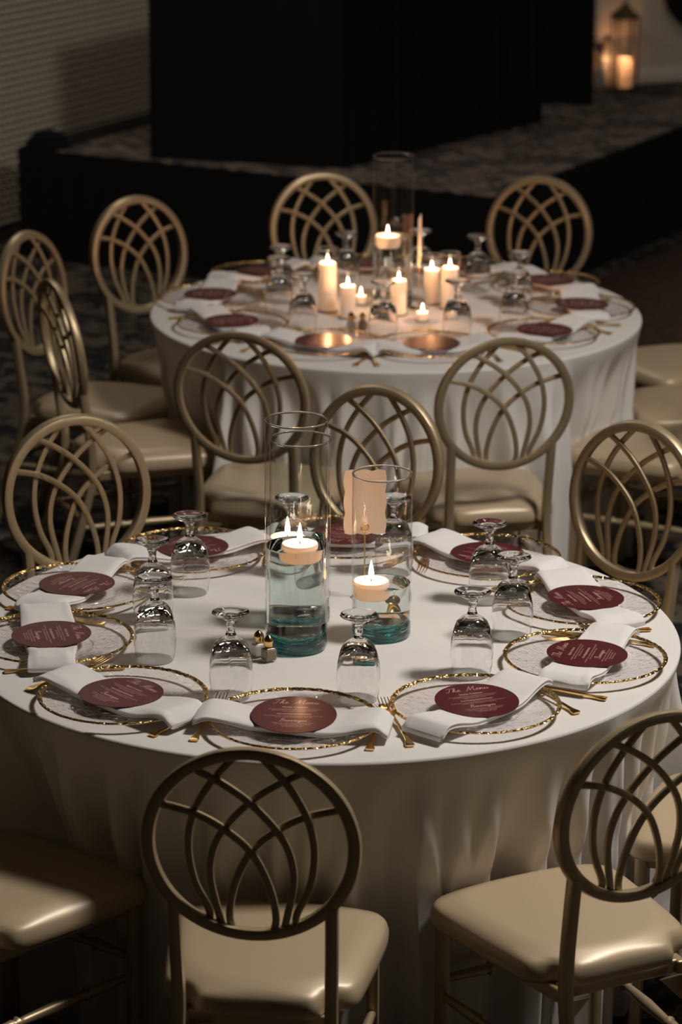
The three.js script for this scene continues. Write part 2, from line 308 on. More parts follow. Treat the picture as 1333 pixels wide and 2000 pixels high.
// ------------------------------------------------------------------ banquet chair (ring centre above the origin, facing +z)
function makeChair() {
  const t = new THREE.Group(); t.name = 'banquet_chair';
  const CY = 0.775, R = 0.196, TILT = 8 * D2R;
  const tiltP = (x, y, z) => { const dy = y, c = Math.cos(TILT), s = Math.sin(TILT); return [x, CY + dy * c - z * s * -1 * 0 + z * -s, z * c - dy * s]; };
  // ring
  const sec = rrect(0.024, 0.026, 0.006, 2), RI = R - 0.012;
  const ring = loft(Array.from({ length: 80 }, (_, j) => { const a = j / 80 * 2 * Math.PI; return sec.map(([x, z]) => tiltP(Math.cos(a) * (RI + x), Math.sin(a) * (RI + x), z)); }), { path: true, crease: 0.6 });
  ring.index && 0;
  mesh('back_ring', ring, M.chairGold, t);
  const bars = [[[0.40, -0.82], [0.40, -0.72], [0.53, -0.40], [0.575, -0.02], [0.51, 0.32], [0.34, 0.64], [0.10, 0.93]],
    [[0.29, -0.86], [0.31, -0.76], [0.385, -0.30], [0.30, 0.06], [0.0, 0.44], [-0.28, 0.65], [-0.50, 0.77]],
    [[0.19, -0.90], [0.215, -0.76], [0.165, -0.44], [0.0, -0.07], [-0.24, 0.16], [-0.50, 0.31], [-0.86, 0.41]]];
  const bsec = rrect(0.0085, 0.0138, 0.0025, 2);
  for (const s of [1, -1]) for (const b of bars) {
    const pts = spline(b.map(([x, y]) => tiltP(s * x * R, y * R, s * 0.0038)), 30);
    mesh('lattice_bar', sweep(pts, bsec, V3(0, -Math.sin(TILT) * 1, Math.cos(TILT)).normalize()), M.chairGold, t);
  }
  // seat cushion
  const half = [[0, 0.052], [0.085, 0.052], [0.112, 0.058], [0.12, 0.075], [0.132, 0.092], [0.158, 0.10], [0.176, 0.112], [0.184, 0.135], [0.193, 0.20], [0.204, 0.30], [0.2105, 0.39], [0.206, 0.43], [0.19, 0.452], [0.16, 0.463], [0.10, 0.470], [0, 0.474]];
  const outline = [...half.map(([x, z]) => [x, 0, z]), ...half.slice(1, -1).reverse().map(([x, z]) => [-x, 0, z])];
  const crv = new THREE.CatmullRomCurve3(outline.map((p) => V3(...p)), true, 'centripetal').getSpacedPoints(96).slice(0, 96);
  const cz = 0.265;
  const norm = crv.map((p, i) => { const a = crv[(i + 95) % 96], b = crv[(i + 1) % 96]; return V3(b.z - a.z, 0, -(b.x - a.x)).normalize(); });
  const sgn = norm[0].z < 0 ? 1 : -1;
  // pillow: each ring steps inward and is smoothed, so the notches fade towards the top
  const crown = (x, z) => 0.010 * Math.max(0, 1 - (x / 0.2) ** 2) * Math.max(0, 1 - ((z - cz) / 0.21) ** 2);
  let cur = crv.map((p) => [p.x, p.z]);
  const rings = [[0.022, 0.412], [0.006, 0.413], [0.001, 0.42]].map(([d, y]) => crv.map((p, i) => [p.x - sgn * norm[i].x * d, y, p.z - sgn * norm[i].z * d]));
  rings.push(cur.map(([x, z]) => [x, 0.434, z]));
  let inset = 0;
  for (let k = 0; k < 14; k++) {
    const st = k < 6 ? 0.0035 : 0.0075; inset += st;
    for (let q = 0; q < (k < 3 ? 1 : 6); q++) cur = cur.map((p, i) => { const a = cur[(i + 95) % 96], b = cur[(i + 1) % 96]; return [p[0] * 0.5 + (a[0] + b[0]) * 0.25, p[1] * 0.5 + (a[1] + b[1]) * 0.25]; });
    cur = cur.map((p, i) => { const a = cur[(i + 95) % 96], b = cur[(i + 1) % 96], nx = b[1] - a[1], nz = a[0] - b[0], l = Math.hypot(nx, nz) || 1; return [p[0] - sgn * nx / l * st, p[1] - sgn * nz / l * st]; });
    const e = Math.min(1, inset / 0.045), y = 0.434 + 0.036 * Math.sqrt(1 - (1 - e) ** 2);
    rings.push(cur.map(([x, z]) => [x, y + crown(x, z) * e, z]));
  }
  for (const k of [0.75, 0.5, 0.25, 0.08]) rings.push(cur.map(([x, z]) => { const X = x * k, Z = cz + (z - cz) * k; return [X, 0.47 + crown(X, Z), Z]; }));
  const seatGeo = loft(rings); fixWinding(seatGeo, V3(0, 0.44, cz));
  const suv = seatGeo.attributes.uv, sp = seatGeo.attributes.position; for (let i = 0; i < sp.count; i++) suv.setXY(i, sp.getX(i) * 3, sp.getZ(i) * 3);
  mesh('seat', seatGeo, M.seat, t);
  // apron rails
  const ap = [];
  ap.push(move(new RoundedBoxGeometry(0.36, 0.028, 0.018, 2, 0.004), 0, 0.401, 0.424), move(new RoundedBoxGeometry(0.26, 0.028, 0.018, 2, 0.004), 0, 0.401, 0.080));
  for (const s of [-1, 1]) { const g = new RoundedBoxGeometry(0.018, 0.028, 0.38, 2, 0.004); g.rotateY(s * 0.1); ap.push(move(g, s * 0.152, 0.401, 0.25)); }
  for (const s of [-1, 1]) { const sh = new THREE.Shape([new THREE.Vector2(0, 0), new THREE.Vector2(-s * 0.05, 0), new THREE.Vector2(0, -0.05)]); const g = new THREE.ExtrudeGeometry(sh, { depth: 0.006, bevelEnabled: false }); ap.push(move(g, s * 0.128, 0.392, 0.05)); }
  mesh('seat_frame', join(ap), M.chairGold, t);
  // legs
  const ls = rrect(0.024, 0.026, 0.006, 2);
  for (const s of [-1, 1]) {
    const top = tiltP(s * 0.142, -0.118, 0);
    const pts = spline([top, tiltP(s * 0.141, -0.2, 0), [s * 0.139, 0.46, 0.041], [s * 0.140, 0.38, 0.036], [s * 0.144, 0.25, 0.0], [s * 0.150, 0.10, -0.052], [s * 0.154, 0.012, -0.085]], 36);
    const rear = mesh('leg', sweep(pts, ls, V3(1, 0, 0)), M.chairGold, t);
    const fp = spline([[s * 0.178, 0.415, 0.428], [s * 0.178, 0.2, 0.428], [s * 0.179, 0.012, 0.43]], 6);
    const front = mesh('leg', sweep(fp, ls, V3(1, 0, 0)), M.chairGold, t);
    mesh('glide', move(new THREE.CylinderGeometry(0.014, 0.016, 0.014, 14), s * 0.154, 0.007, -0.085), M.rubber, rear);
    mesh('glide', move(new THREE.CylinderGeometry(0.014, 0.016, 0.014, 14), s * 0.179, 0.007, 0.43), M.rubber, front);
  }
  // turned stretchers
  const rod = (L) => { const pr = []; const prof = [[0, 0.008], [0.06, 0.0085], [0.24, 0.011], [0.27, 0.012], [0.285, 0.008], [0.30, 0.0145], [0.315, 0.008], [0.34, 0.0095], [0.5, 0.0125]]; const full = [...prof, ...prof.slice(0, -1).reverse().map(([y, r]) => [1 - y, r])]; for (const [y, r] of full) pr.push([r, (y - 0.5) * L]); return lathe([[0, -L / 2], ...pr, [0, L / 2]], 14); };
  const between = (a, b) => { const A = V3(...a), B = V3(...b), g = rod(A.distanceTo(B)); g.applyQuaternion(new THREE.Quaternion().setFromUnitVectors(V3(0, 1, 0), B.clone().sub(A).normalize())); const c = A.add(B).multiplyScalar(0.5); return move(g, c.x, c.y, c.z); };
  mesh('stretcher', between([-0.178, 0.29, 0.428], [0.178, 0.29, 0.428]), M.chairGold, t);
  mesh('stretcher', between([-0.143, 0.27, 0.006], [0.143, 0.27, 0.006]), M.chairGold, t);
  for (const s of [-1, 1]) mesh('stretcher', between([s * 0.144, 0.25, 0.0], [s * 0.178, 0.256, 0.428]), M.chairGold, t);
  return t;
}
// turns all triangles outward if the first look inward
function fixWinding(g, c) {
  const p = g.attributes.position, ix = g.index; let vol = 0;
  const a = V3(), b = V3(), d = V3();
  for (let i = 0; i < ix.count; i += 3) { a.fromBufferAttribute(p, ix.getX(i)).sub(c); b.fromBufferAttribute(p, ix.getX(i + 1)).sub(c); d.fromBufferAttribute(p, ix.getX(i + 2)).sub(c); vol += a.dot(b.cross(d)); }
  if (vol < 0) { for (let i = 0; i < ix.count; i += 3) { const q = ix.getX(i); ix.setX(i, ix.getX(i + 1)); ix.setX(i + 1, q); } g.computeVertexNormals(); }
  return g;
}
const T1 = [0, 0], T2 = [0.2038, -3.0483], TOP = 0.76;
// [table, ring centre x, z, facing (degrees from +z towards +x), label]
const CHAIRS = [
  [1, -0.118, 1.195, 174, 'gold banquet chair front centre, dark round back to the camera'],
  [1, 0.598, 1.010, -152, 'gold chair at front right, its round back cut off by the frame'],
  [1, -0.78, 0.84, 140, 'chair at bottom left showing only its cushion and legs'],
  [1, 1.12, 0.36, -109, 'chair whose cushion shows behind the front right chair'],
  [1, -0.61, -0.984, 29, 'pale lit gold chair at the left behind the near table'],
  [1, 0.126, -1.287, -32, 'gold chair behind the two vases, facing the camera'],
  [1, 0.753, -0.95, -43, 'gold chair at the right edge behind the near table'],
  [2, -0.238, -1.92, 163, 'dark gold chair between tables, left of the tall vase'],
  [2, 0.481, -1.868, -168, 'dark gold chair between tables, right of the vases'],
  [2, -0.785, -2.541, 112, 'gold chair seen edge on at left of the far table'],
  [2, -0.940, -3.227, 65, 'gold chair furthest left, beside the far table'],
  [2, -0.643, -3.82, 40, 'gold chair at back left of the far table'],
  [2, -0.029, -4.268, 18, 'gold chair behind the far table, left of its tall vase'],
  [2, 0.720, -4.216, -25, 'dim gold chair at back right of the far table'],
  [2, 1.19, -2.49, -120, 'nearest of the three cushions right of the far table'],
  [2, 1.42, -3.11, -88, 'middle of the three cushions right of the far table'],
  [2, 1.38, -3.80, -60, 'furthest of the three cushions right of the far table'],
];
{
  const proto = makeChair();
  const g = 'gold round-back banquet chairs';
  CHAIRS.forEach(([, x, z, f, label]) => {
    const c = proto.clone(); c.name = numbered('banquet_chair'); c.position.set(x, 0, z); c.rotation.y = f * D2R;
    tag(c, label, 'chair', g); scene.add(c);
  });
}

// ------------------------------------------------------------------ tables and cloths
function clothGeo(seedN, pushes) {
  seed = seedN;
  const folds = [];
  let a = 0; while (a < 360) { folds.push({ c: a * D2R, w: rr(1.15, 2.1) * D2R, h: rr(0.55, 1.25), d: rr(-0.08, 0.08), top: rr(0.71, 0.77) }); a += rr(6, 12.5); }
  const R = 0.762, N = 720;
  const fold = (t, y) => { let s = 0; for (const f of folds) { let d = t - f.c - f.d * (TOP - y) * 2; d = Math.atan2(Math.sin(d), Math.cos(d)); const k = sstep(f.top - y, -0.02, 0.36) ** 0.6; s = Math.max(s, f.h * k * Math.exp(-((d / (f.w * (0.8 + 0.7 * k))) ** 2))) + 0.12 * f.h * k * Math.exp(-((d / (f.w * 3)) ** 2)); } return s; };
  const rings = [];
  const crease = (x, z) => 0.0006 * perlin.noise(x * 5, z * 5, seedN) + 0.0003 * perlin.noise(x * 16, z * 16, seedN);
  for (const r of [0.0004, 0.1, 0.2, 0.3, 0.4, 0.5, 0.58, 0.66, 0.72, 0.745]) rings.push(Array.from({ length: N }, (_, i) => { const t = i / N * 2 * Math.PI; const x = r * Math.sin(t), z = r * Math.cos(t); return [x, TOP + crease(x, z) - 0.0006, z]; }));
  for (let k = 1; k <= 4; k++) { const q = k / 4 * Math.PI / 2; rings.push(Array.from({ length: N }, (_, i) => { const t = i / N * 2 * Math.PI, r = R - 0.008 + 0.008 * Math.sin(q); return [r * Math.sin(t), TOP - 0.008 + 0.008 * Math.cos(q), r * Math.cos(t)]; })); }
  for (let k = 1; k <= 40; k++) {
    const y = TOP - 0.008 - k / 40 * (TOP - 0.016);
    rings.push(Array.from({ length: N }, (_, i) => {
      const t = i / N * 2 * Math.PI, dn = TOP - y;
      const f = fold(t, y), low = clamp((dn - 0.02) / 0.27, 0, 1);
      let r = R - 0.014 * sstep(dn, 0, 0.2) + 0.085 * f + 0.003 * Math.sin(t * 57 + dn * 3) * sstep(dn, 0.05, 0.5);
      r = Math.min(r, R - 0.002 + 0.12 * sstep(dn, 0.02, 0.6));
      for (const [p, front] of pushes) {              // cushions and legs hold the cloth back
        let d = t - p; d = Math.atan2(Math.sin(d), Math.cos(d));
        const lim = Math.min(front - 0.055 + 0.075 * f, front + 0.002) / Math.cos(d), k = 1 - sstep(Math.abs(d), 0.29, 0.38);
        if (k > 0 && r > lim) r = lerp(r, lim, k * low);
      }
      return [r * Math.sin(t), y, r * Math.cos(t)];
    }));
  }
  const g = loft(rings, { cap: false });
  const p = g.attributes.position, uv = g.attributes.uv; for (let i = 0; i < p.count; i++) { const x = p.getX(i), y = p.getY(i), z = p.getZ(i); if (y > TOP - 0.004) uv.setXY(i, x * 8, z * 8); else uv.setXY(i, Math.atan2(x, z) * 6, y * 8); }
  return fixWinding(g, V3(0, 0.4, 0));
}
[[T1, 1, 'near'], [T2, 2, 'far']].forEach(([c, n, word], i) => {
  const tb = thing('round_table', `round folding banquet table under the white cloth, ${word} one`, 'table', [c[0], 0, c[1]]);
  mesh('tabletop', move(lathe([[0, 0], [0.735, 0], [0.738, 0.008], [0.738, 0.016], [0.735, 0.022], [0, 0.022]], 64), 0, 0.722, 0), M.table, tb);
  for (const [x, z] of [[1, 1], [1, -1], [-1, 1], [-1, -1]]) mesh('leg', move(new THREE.CylinderGeometry(0.016, 0.016, 0.722, 12), x * 0.36, 0.361, z * 0.36), M.steel, tb);
  const pushes = CHAIRS.filter((q) => q[0] === n).map((q) => [Math.atan2(q[1] - c[0], q[2] - c[1]), Math.min(0.75, Math.max(0.682, Math.hypot(q[1] - c[0], q[2] - c[1]) - 0.474))]);
  const cl = mesh(numbered('tablecloth'), clothGeo(31 + i * 12, pushes), M.cloth, scene);
  cl.position.set(c[0], 0, c[1]);
  tag(cl, i ? 'white floor-length cloth on the far round table' : 'white floor-length cloth on the near round table with teal vases', 'tablecloth');
});

// ------------------------------------------------------------------ place settings
function makeCharger() {
  const t = new THREE.Group(); t.name = 'charger_plate';
  const prof = (r) => r < 0.088 ? 0.004 + 0.002 * sstep(r, 0.07, 0.088) : r < 0.098 ? lerp(0.006, 0.0125, sstep(r, 0.088, 0.098)) : 0.0125 + (r - 0.098) / 0.062 * 0.0085;
  const rs = [0.001, 0.03, 0.06, 0.075, 0.084, 0.088, 0.091, 0.094, 0.097, 0.1, 0.106, 0.112, 0.118, 0.124, 0.13, 0.136, 0.142, 0.148, 0.154, 0.16], N = 120;
  const rings = rs.map((r) => Array.from({ length: N }, (_, i) => { const a = i / N * 2 * Math.PI, x = r * Math.cos(a), z = r * Math.sin(a), k = sstep(r, 0.096, 0.106); return [x, prof(r) + k * (0.0016 * perlin.noise(x * 40, z * 40, 3) + 0.0011 * Math.sin(r * 420 + 3 * perlin.noise(x * 18, z * 18, 9)) * 0.6), z]; }));
  const g = loft(rings, { cap: false }), p = g.attributes.position, uv = g.attributes.uv;
  for (let i = 0; i < p.count; i++) uv.setXY(i, p.getX(i) * 7, p.getZ(i) * 7);
  mesh('glass_plate', g, M.plate, t, 'clear textured glass');
  const foot = lathe([[0.078, 0.0055], [0.08, 0.0015], [0.083, 0.0], [0.086, 0.0015], [0.087, 0.006]], 64); mesh('foot_ring', foot, M.pane, t);
  const sec = [[0.161, 0.0195], [0.163, 0.0215], [0.166, 0.0228], [0.1695, 0.0225], [0.171, 0.0205], [0.1695, 0.0188], [0.165, 0.0182], [0.162, 0.0184]];
  const rim = loft(Array.from({ length: 300 }, (_, i) => { const a = -i / 300 * 2 * Math.PI; return sec.map(([r, y]) => { const h = 0.0013 * perlin.noise(Math.cos(a) * 42, Math.sin(a) * 42, y * 300); return [(r + h) * Math.cos(a), y + h, (r + h) * Math.sin(a)]; }); }), { path: true });
  fixWinding(rim, V3(0, 0.02, 0));
  const ru = rim.attributes.uv; for (let i = 0; i < ru.count; i++) ru.setXY(i, ru.getY(i) * 9, ru.getX(i) * 0.4);
  mesh('gold_rim', rim, M.goldRim, t, 'hammered gold rim');
  return t;
}
// folded napkin lying across the plate along x, drooping past both rims
function makeNapkin(k) {
  const t = new THREE.Group(); t.name = 'napkin';
  const rings = [], L = 0.192, n = 44;
  for (let j = 0; j <= n; j++) {
    const s = -1 + 2 * j / n, x = s * L, ax = Math.abs(x);
    const over = sstep(ax, 0.168, 0.192);
    const yb = 0.0075 + 0.0165 * sstep(ax, 0.06, 0.165) - 0.012 * over * (1 + 0.3 * Math.sin(k * 3 + s));
    const wob = 0.005 * Math.sin(s * 2.1 + k * 2.2), wd = 0.056 + 0.006 * s * Math.sin(k * 1.7 + 0.5) + 0.004 * Math.sin(s * 4 + k);
    const end = j === 0 || j === n ? 0.86 : 1;
    const th = 0.0075 * end;
    rings.push(Array.from({ length: 36 }, (_, i) => {
      const a = i / 36 * 2 * Math.PI, c = Math.cos(a), q = Math.sin(a);
      let z = Math.sign(c) * Math.abs(c) ** 0.35 * wd * (end === 1 ? 1 : 0.985), y = yb + th + Math.sign(q) * Math.abs(q) ** 0.6 * th;
      const g = Math.abs(z) / wd;
      if (g > 0.93) z -= Math.sign(z) * 0.0035 * Math.exp(-(((y - yb - th) / 0.002) ** 2));      // fold line between the layers
      if (q > 0) y += 0.0015 * perlin.noise(x * 22 + k * 9, z * 30, k) + 0.0014 * Math.sin(z * 140 + x * 30 * (k - 1)) * sstep(ax, 0.03, 0.12) - 0.002 * Math.exp(-(((g - 0.35) / 0.12) ** 2)) * sstep(ax, 0.05, 0.15) * k * 0.5;
      return [x, y, z + wob];
    }));
  }
  const g = fixWinding(loft(rings), V3(0, 0.02, 0));
  const p = g.attributes.position, uv = g.attributes.uv; for (let i = 0; i < p.count; i++) uv.setXY(i, p.getX(i) * 8, p.getZ(i) * 8);
  mesh('folded_cloth', g, M.napkin, t); return t;
}
function makeMenu() {
  const t = new THREE.Group(); t.name = 'menu_card';
  const c = new THREE.CircleGeometry(0.084, 72); c.rotateX(-Math.PI / 2); move(c, 0, 0.0013, 0);
  mesh('printed_face', c, M.menu, t, 'burgundy face with pale menu lettering');
  mesh('card_stock', move(new THREE.CylinderGeometry(0.084, 0.084, 0.0012, 72), 0, 0.0006, 0), M.menuEdge, t);
  return t;
}
// cutlery along z: tip at -z, handle at +z
const handleGeo = (len, z0) => sweep(spline([[0, 0.006, z0], [0, 0.0065, z0 + len * 0.2], [0, 0.005, z0 + len * 0.55], [0, 0.003, z0 + len * 0.85], [0, 0.0022, z0 + len]], 20), rrect(0.01, 0.0034, 0.0012, 2), V3(1, 0, 0), (t) => [0.55 + 0.35 * sstep(t, 0.2, 0.7) + 1.0 * sstep(t, 0.65, 0.93) * (1 - 0.35 * sstep(t, 0.95, 1)), 1 + 0.25 * Math.sin(t * 3)]);
function makeFork() {
  const t = new THREE.Group(); t.name = 'fork';
  const tines = [];
  for (let i = 0; i < 4; i++) { const x = (i - 1.5) * 0.0068; tines.push(sweep(spline([[x * 0.85, 0.0025, -0.062], [x, 0.0022, -0.08], [x, 0.005, -0.105], [x * 0.98, 0.011, -0.126]], 10), rrect(0.0036, 0.0024, 0.0009, 1), V3(1, 0, 0), (s) => 1 - 0.55 * s)); }
  mesh('tines', join(tines), M.gold, t);
  const head = sweep(spline([[0, 0.0065, -0.028], [0, 0.006, -0.036], [0, 0.004, -0.045], [0, 0.0026, -0.056], [0, 0.0025, -0.066]], 12), rrect(0.024, 0.0026, 0.001, 2), V3(1, 0, 0), (s) => [0.28 + 0.72 * sstep(s, 0, 0.6), 1]);
  mesh('head', head, M.gold, t);
  mesh('handle', handleGeo(0.155, -0.03), M.gold, t); return t;
}
function makeKnife() {
  const t = new THREE.Group(); t.name = 'table_knife';
  const blade = sweep(spline([[0, 0.003, 0.004], [0.0006, 0.003, -0.03], [0.001, 0.003, -0.08], [-0.001, 0.003, -0.116], [-0.003, 0.003, -0.126]], 20), rrect(0.019, 0.002, 0.0009, 2), V3(1, 0, 0), (s) => [0.6 + 0.4 * sstep(s, 0, 0.25) - 0.65 * sstep(s, 0.82, 1), 1]);
  mesh('blade', blade, M.gold, t); mesh('handle', handleGeo(0.124, 0.0), M.gold, t); return t;
}
function makeGoblet() {
  const t = new THREE.Group(); t.name = 'water_goblet';
  const part = (name, prof, mid, label) => {
    const g = lathe(prof, 64), gp = g.attributes.position;
    for (let i = 0; i < gp.count; i++) {          // moulded swirls in the thick glass
      const x = gp.getX(i), y = gp.getY(i), z = gp.getZ(i), a = Math.atan2(z, x);
      const k = sstep(y, 0.092, 0.104) * (1 - sstep(y, 0.1275, 0.130)) + sstep(y, 0.1605, 0.163) * (1 - sstep(y, 0.170, 0.174));
      const q = 1 + k * (0.03 * perlin.noise(Math.cos(a) * 3, Math.sin(a) * 3, y * 110) + 0.010 * Math.sin(a * 14 + y * 300));
      gp.setXYZ(i, x * q, y + k * 0.0005 * perlin.noise(x * 220, z * 220, y * 60), z * q);
    }
    g.computeVertexNormals(); fixWinding(g, V3(0, mid, 0));
    mesh(name, g, M.solid, t, label);
  };
  part('bowl', [[0, 0.1095], [0.010, 0.1085], [0.020, 0.105], [0.029, 0.0985], [0.0355, 0.089], [0.0396, 0.078], [0.0424, 0.062], [0.0432, 0.048], [0.0423, 0.028], [0.0396, 0.010], [0.0374, 0.0012], [0.0380, 0.0004], [0.0387, 0.0012], [0.0408, 0.010], [0.0434, 0.028], [0.0443, 0.046], [0.0437, 0.064], [0.0424, 0.078], [0.0394, 0.0925], [0.0362, 0.104], [0.0315, 0.1145], [0.0255, 0.121], [0.018, 0.126], [0.0120, 0.1294], [0.0104, 0.1308], [0, 0.1308]], 0.1, 'clear upturned bowl');
  part('stem', [[0, 0.1309], [0.0104, 0.1309], [0.0112, 0.1325], [0.0098, 0.1345], [0.0085, 0.139], [0.0084, 0.148], [0.0092, 0.155], [0.0115, 0.161], [0, 0.161]], 0.145);
  part('foot', [[0, 0.1611], [0.0115, 0.1611], [0.0125, 0.1625], [0.0195, 0.1685], [0.0295, 0.173], [0.0365, 0.1762], [0.0382, 0.1782], [0.0374, 0.1800], [0.0335, 0.1808], [0.024, 0.1802], [0.012, 0.1788], [0, 0.1783]], 0.172);
  return t;
}
const P = { charger: makeCharger(), napkins: [makeNapkin(0), makeNapkin(1), makeNapkin(2)], menu: makeMenu(), fork: makeFork(), knife: makeKnife(), goblet: makeGoblet() };
function put(proto, name, label, category, group, pos, turn, tilt = 0) {
  const c = proto.clone(); c.name = numbered(name); c.position.set(...pos); c.rotation.set(tilt, turn, 0, 'YXZ'); tag(c, label, category, group); scene.add(c); return c;
}
// [angle, radius of plate, where, menu tilt, menu spin, napkin shift, fork [r tip, t tip, r end, t end], knife likewise]
const S1 = [
  [-5.2, 0.578, 'front centre of the near table', 4.5, 2], [32.2, 0.575, 'front right of the near table', 3, -12],
  [69.9, 0.581, 'right side of the near table, second from front', 1, 4], [106.4, 0.595, 'right side of the near table, third from front', 1, 3],
  [142.6, 0.612, 'back right of the near table', 0.5, 5], [175.6, 0.628, 'back centre of the near table behind the vases', 0.5, -4],
  [-149.9, 0.605, 'back left of the near table', 0.5, 6], [-114.4, 0.597, 'left side of the near table, third from front', 0.5, -6],
  [-80.3, 0.576, 'left side of the near table, second from front', 1, 3], [-41.6, 0.597, 'front left of the near table', 0.3, -6]];
const S2 = [
  [-24.3, 0.53, 'front left of centre on the far table', 1, 5], [10.8, 0.515, 'front right of centre on the far table', 1, -5],
  [52.9, 0.549, 'front right of the far table', 1, 3], [91.5, 0.575, 'right side of the far table', 1, 3], [126, 0.61, 'back right of the far table', 1, -4],
  [158, 0.61, 'back of the far table, right of its tall vase', 1, 6], [-172, 0.61, 'back of the far table behind the pillar candles', 1, 2],
  [-138.5, 0.64, 'back left of the far table', 1, 4], [-102.8, 0.592, 'left side of the far table', 1, 7], [-64.6, 0.552, 'front left of the far table', 1, -3]];
const FORK1 = { 0: [0.425, -0.160, -0.185], 1: [0.425, -0.125, -0.218], 9: [0.425, -0.21, -0.194] };
function setting([deg, r, where, mt, ms], c, i, tn) {
  const th = deg * D2R, R = (rad, tan) => [c[0] + rad * Math.sin(th) + tan * Math.cos(th), c[1] + rad * Math.cos(th) - tan * Math.sin(th)];
  const at = (rad, tan, y) => { const q = R(rad, tan); return [q[0], y, q[1]]; };
  const g = tn ? ' far table' : ' near table';
  put(P.charger, 'charger_plate', `gold-rimmed glass charger, ${where}`, 'plate', 'glass charger plates on the' + g, at(r, 0, TOP), th + i * 1.3);
  put(P.napkins[i % 3], 'napkin', `folded white napkin on the charger, ${where}`, 'napkin', 'white napkins on the' + g, at(r + 0.01, 0, TOP), th + (i % 2 ? 0.05 : -0.04) + (i === 1 && !tn ? 0.30 : 0));
  put(P.menu, 'menu_card', `round burgundy menu card, ${where}`, 'menu card', 'burgundy menu cards on the' + g, at(r + 0.004, 0, TOP + 0.0245 + Math.abs(mt) * D2R * 0.05), th + ms * D2R, mt * D2R);
  const f = (!tn && FORK1[i]) || [0.43, -0.187 + rr(-0.008, 0.008), -0.188 + rr(-0.01, 0.01)];
  const cut = (proto, name, label, cat, r0, t0, t1) => { const ang = Math.atan2(t1 - t0, 0.25), m = (t0 + t1) / 2; put(proto, name, label, cat, `gold ${name === 'fork' ? 'forks' : 'knives'} on the${g}`, at(r0 + 0.125, m, TOP + 0.0015), th + ang); };
  cut(P.fork, 'fork', `gold fork left of the plate, ${where}`, 'fork', f[0], f[1], f[2]);
  cut(P.knife, 'table_knife', `gold knife right of the plate, ${where}`, 'knife', 0.44, 0.168 + rr(-0.004, 0.004), 0.165 + rr(-0.012, 0.008));
}
S1.forEach((s, i) => setting(s, T1, i, 0));
S2.forEach((s, i) => setting(s, T2, i, 1));
const G1 = [[-0.182, 0.400, 'in front of the salt and pepper, front left'], [0.074, 0.412, 'in front of the short vase, front right'], [0.307, 0.261, 'at right, nearest of the right-hand group'], [0.403, 0.022, 'at right, second of the right-hand group'], [0.364, -0.219, 'at back right above a burgundy card'], [0.158, -0.413, 'seen through the short vase'], [-0.297, -0.265, 'at back left above a burgundy card'], [-0.368, -0.078, 'at left, behind another goblet'], [-0.348, 0.181, 'at left, nearest of the left pair'], [-0.074, -0.409, 'seen through the tall vase']];
const G2 = [[-0.153, -3.174, 'furthest back at left'], [-0.157, -3.004, 'at left, in front of another'], [-0.08, -2.762, 'front left by the pillar candles'], [0.16, -2.668, 'front centre before the tall vase'], [0.381, -2.688, 'front right before two pillar candles'], [0.555, -2.80, 'front right beside a charger'], [0.589, -3.099, 'at right'], [0.469, -3.349, 'at back right'], [0.288, -3.435, 'behind the card holder'], [0.05, -3.388, 'at back left of the vase']];
G1.forEach(([x, z, w], i) => put(P.goblet, 'water_goblet', `upturned glass goblet on the near table, ${w}`, 'goblet', 'upturned goblets on the near table', [x, TOP, z], i));
G2.forEach(([x, z, w], i) => put(P.goblet, 'water_goblet', `upturned glass goblet on the far table, ${w}`, 'goblet', 'upturned goblets on the far table', [x, TOP, z], i));

// ------------------------------------------------------------------ vases, candles
function vase(label, x, z, H, R, level) {
  const t = thing('cylinder_vase', label, 'vase', [x, TOP, z]);
  const wall = lathe([[R * 0.9, 0.001], [R * 0.97, 0.004], [R, 0.012], [R, H * 0.33], [R * 1.002, H * 0.66], [R, H - 0.001]], 72);
  const u = wall.attributes.uv; for (let i = 0; i < u.count; i++) u.setXY(i, u.getX(i) * 2, u.getY(i) * 2);
  mesh('glass_wall', wall, M.vasePane, t);
  const rim = new THREE.TorusGeometry(R - 0.0014, 0.0023, 10, 72); rim.rotateX(Math.PI / 2); move(rim, 0, H, 0); mesh('rim', rim, M.solid, t);
  const k = 40, bs = [];
  for (const [rk, y] of [[0.93, 0.0008], [0.978, 0.005], [0.985, 0.012], [0.985, 0.024], [0.975, 0.031], [0.93, 0.034], [0.7, 0.0335], [0.4, 0.034], [0.15, 0.0335]]) bs.push(Array.from({ length: k }, (_, i) => { const a = -i / k * 2 * Math.PI, q = rk * R * (1 + 0.006 * perlin.noise(Math.cos(a) * 4 + y * 90, Math.sin(a) * 4, H * 9)); return [q * Math.cos(a), y + (y > 0.028 ? 0.0035 * perlin.noise(q * Math.cos(a) * 60, q * Math.sin(a) * 60, H) : 0), q * Math.sin(a)]; }));
  mesh('base', fixWinding(loft(bs), V3(0, 0.02, 0)), M.teal, t, 'thick teal glass base');
  if (level) {
    const r = R * 0.955;
    mesh('water', fixWinding(lathe([[0, 0.0385], [r * 0.9, 0.0385], [r, 0.042], [r, level * 0.5], [r, level - 0.0022], [r * 1.006, level], [r * 0.97, level - 0.0014], [r * 0.6, level - 0.0016], [0, level - 0.0016]], 96), V3(0, 0.08, 0)), M.water, t);
  }
  return t;
}
const lightList = [];
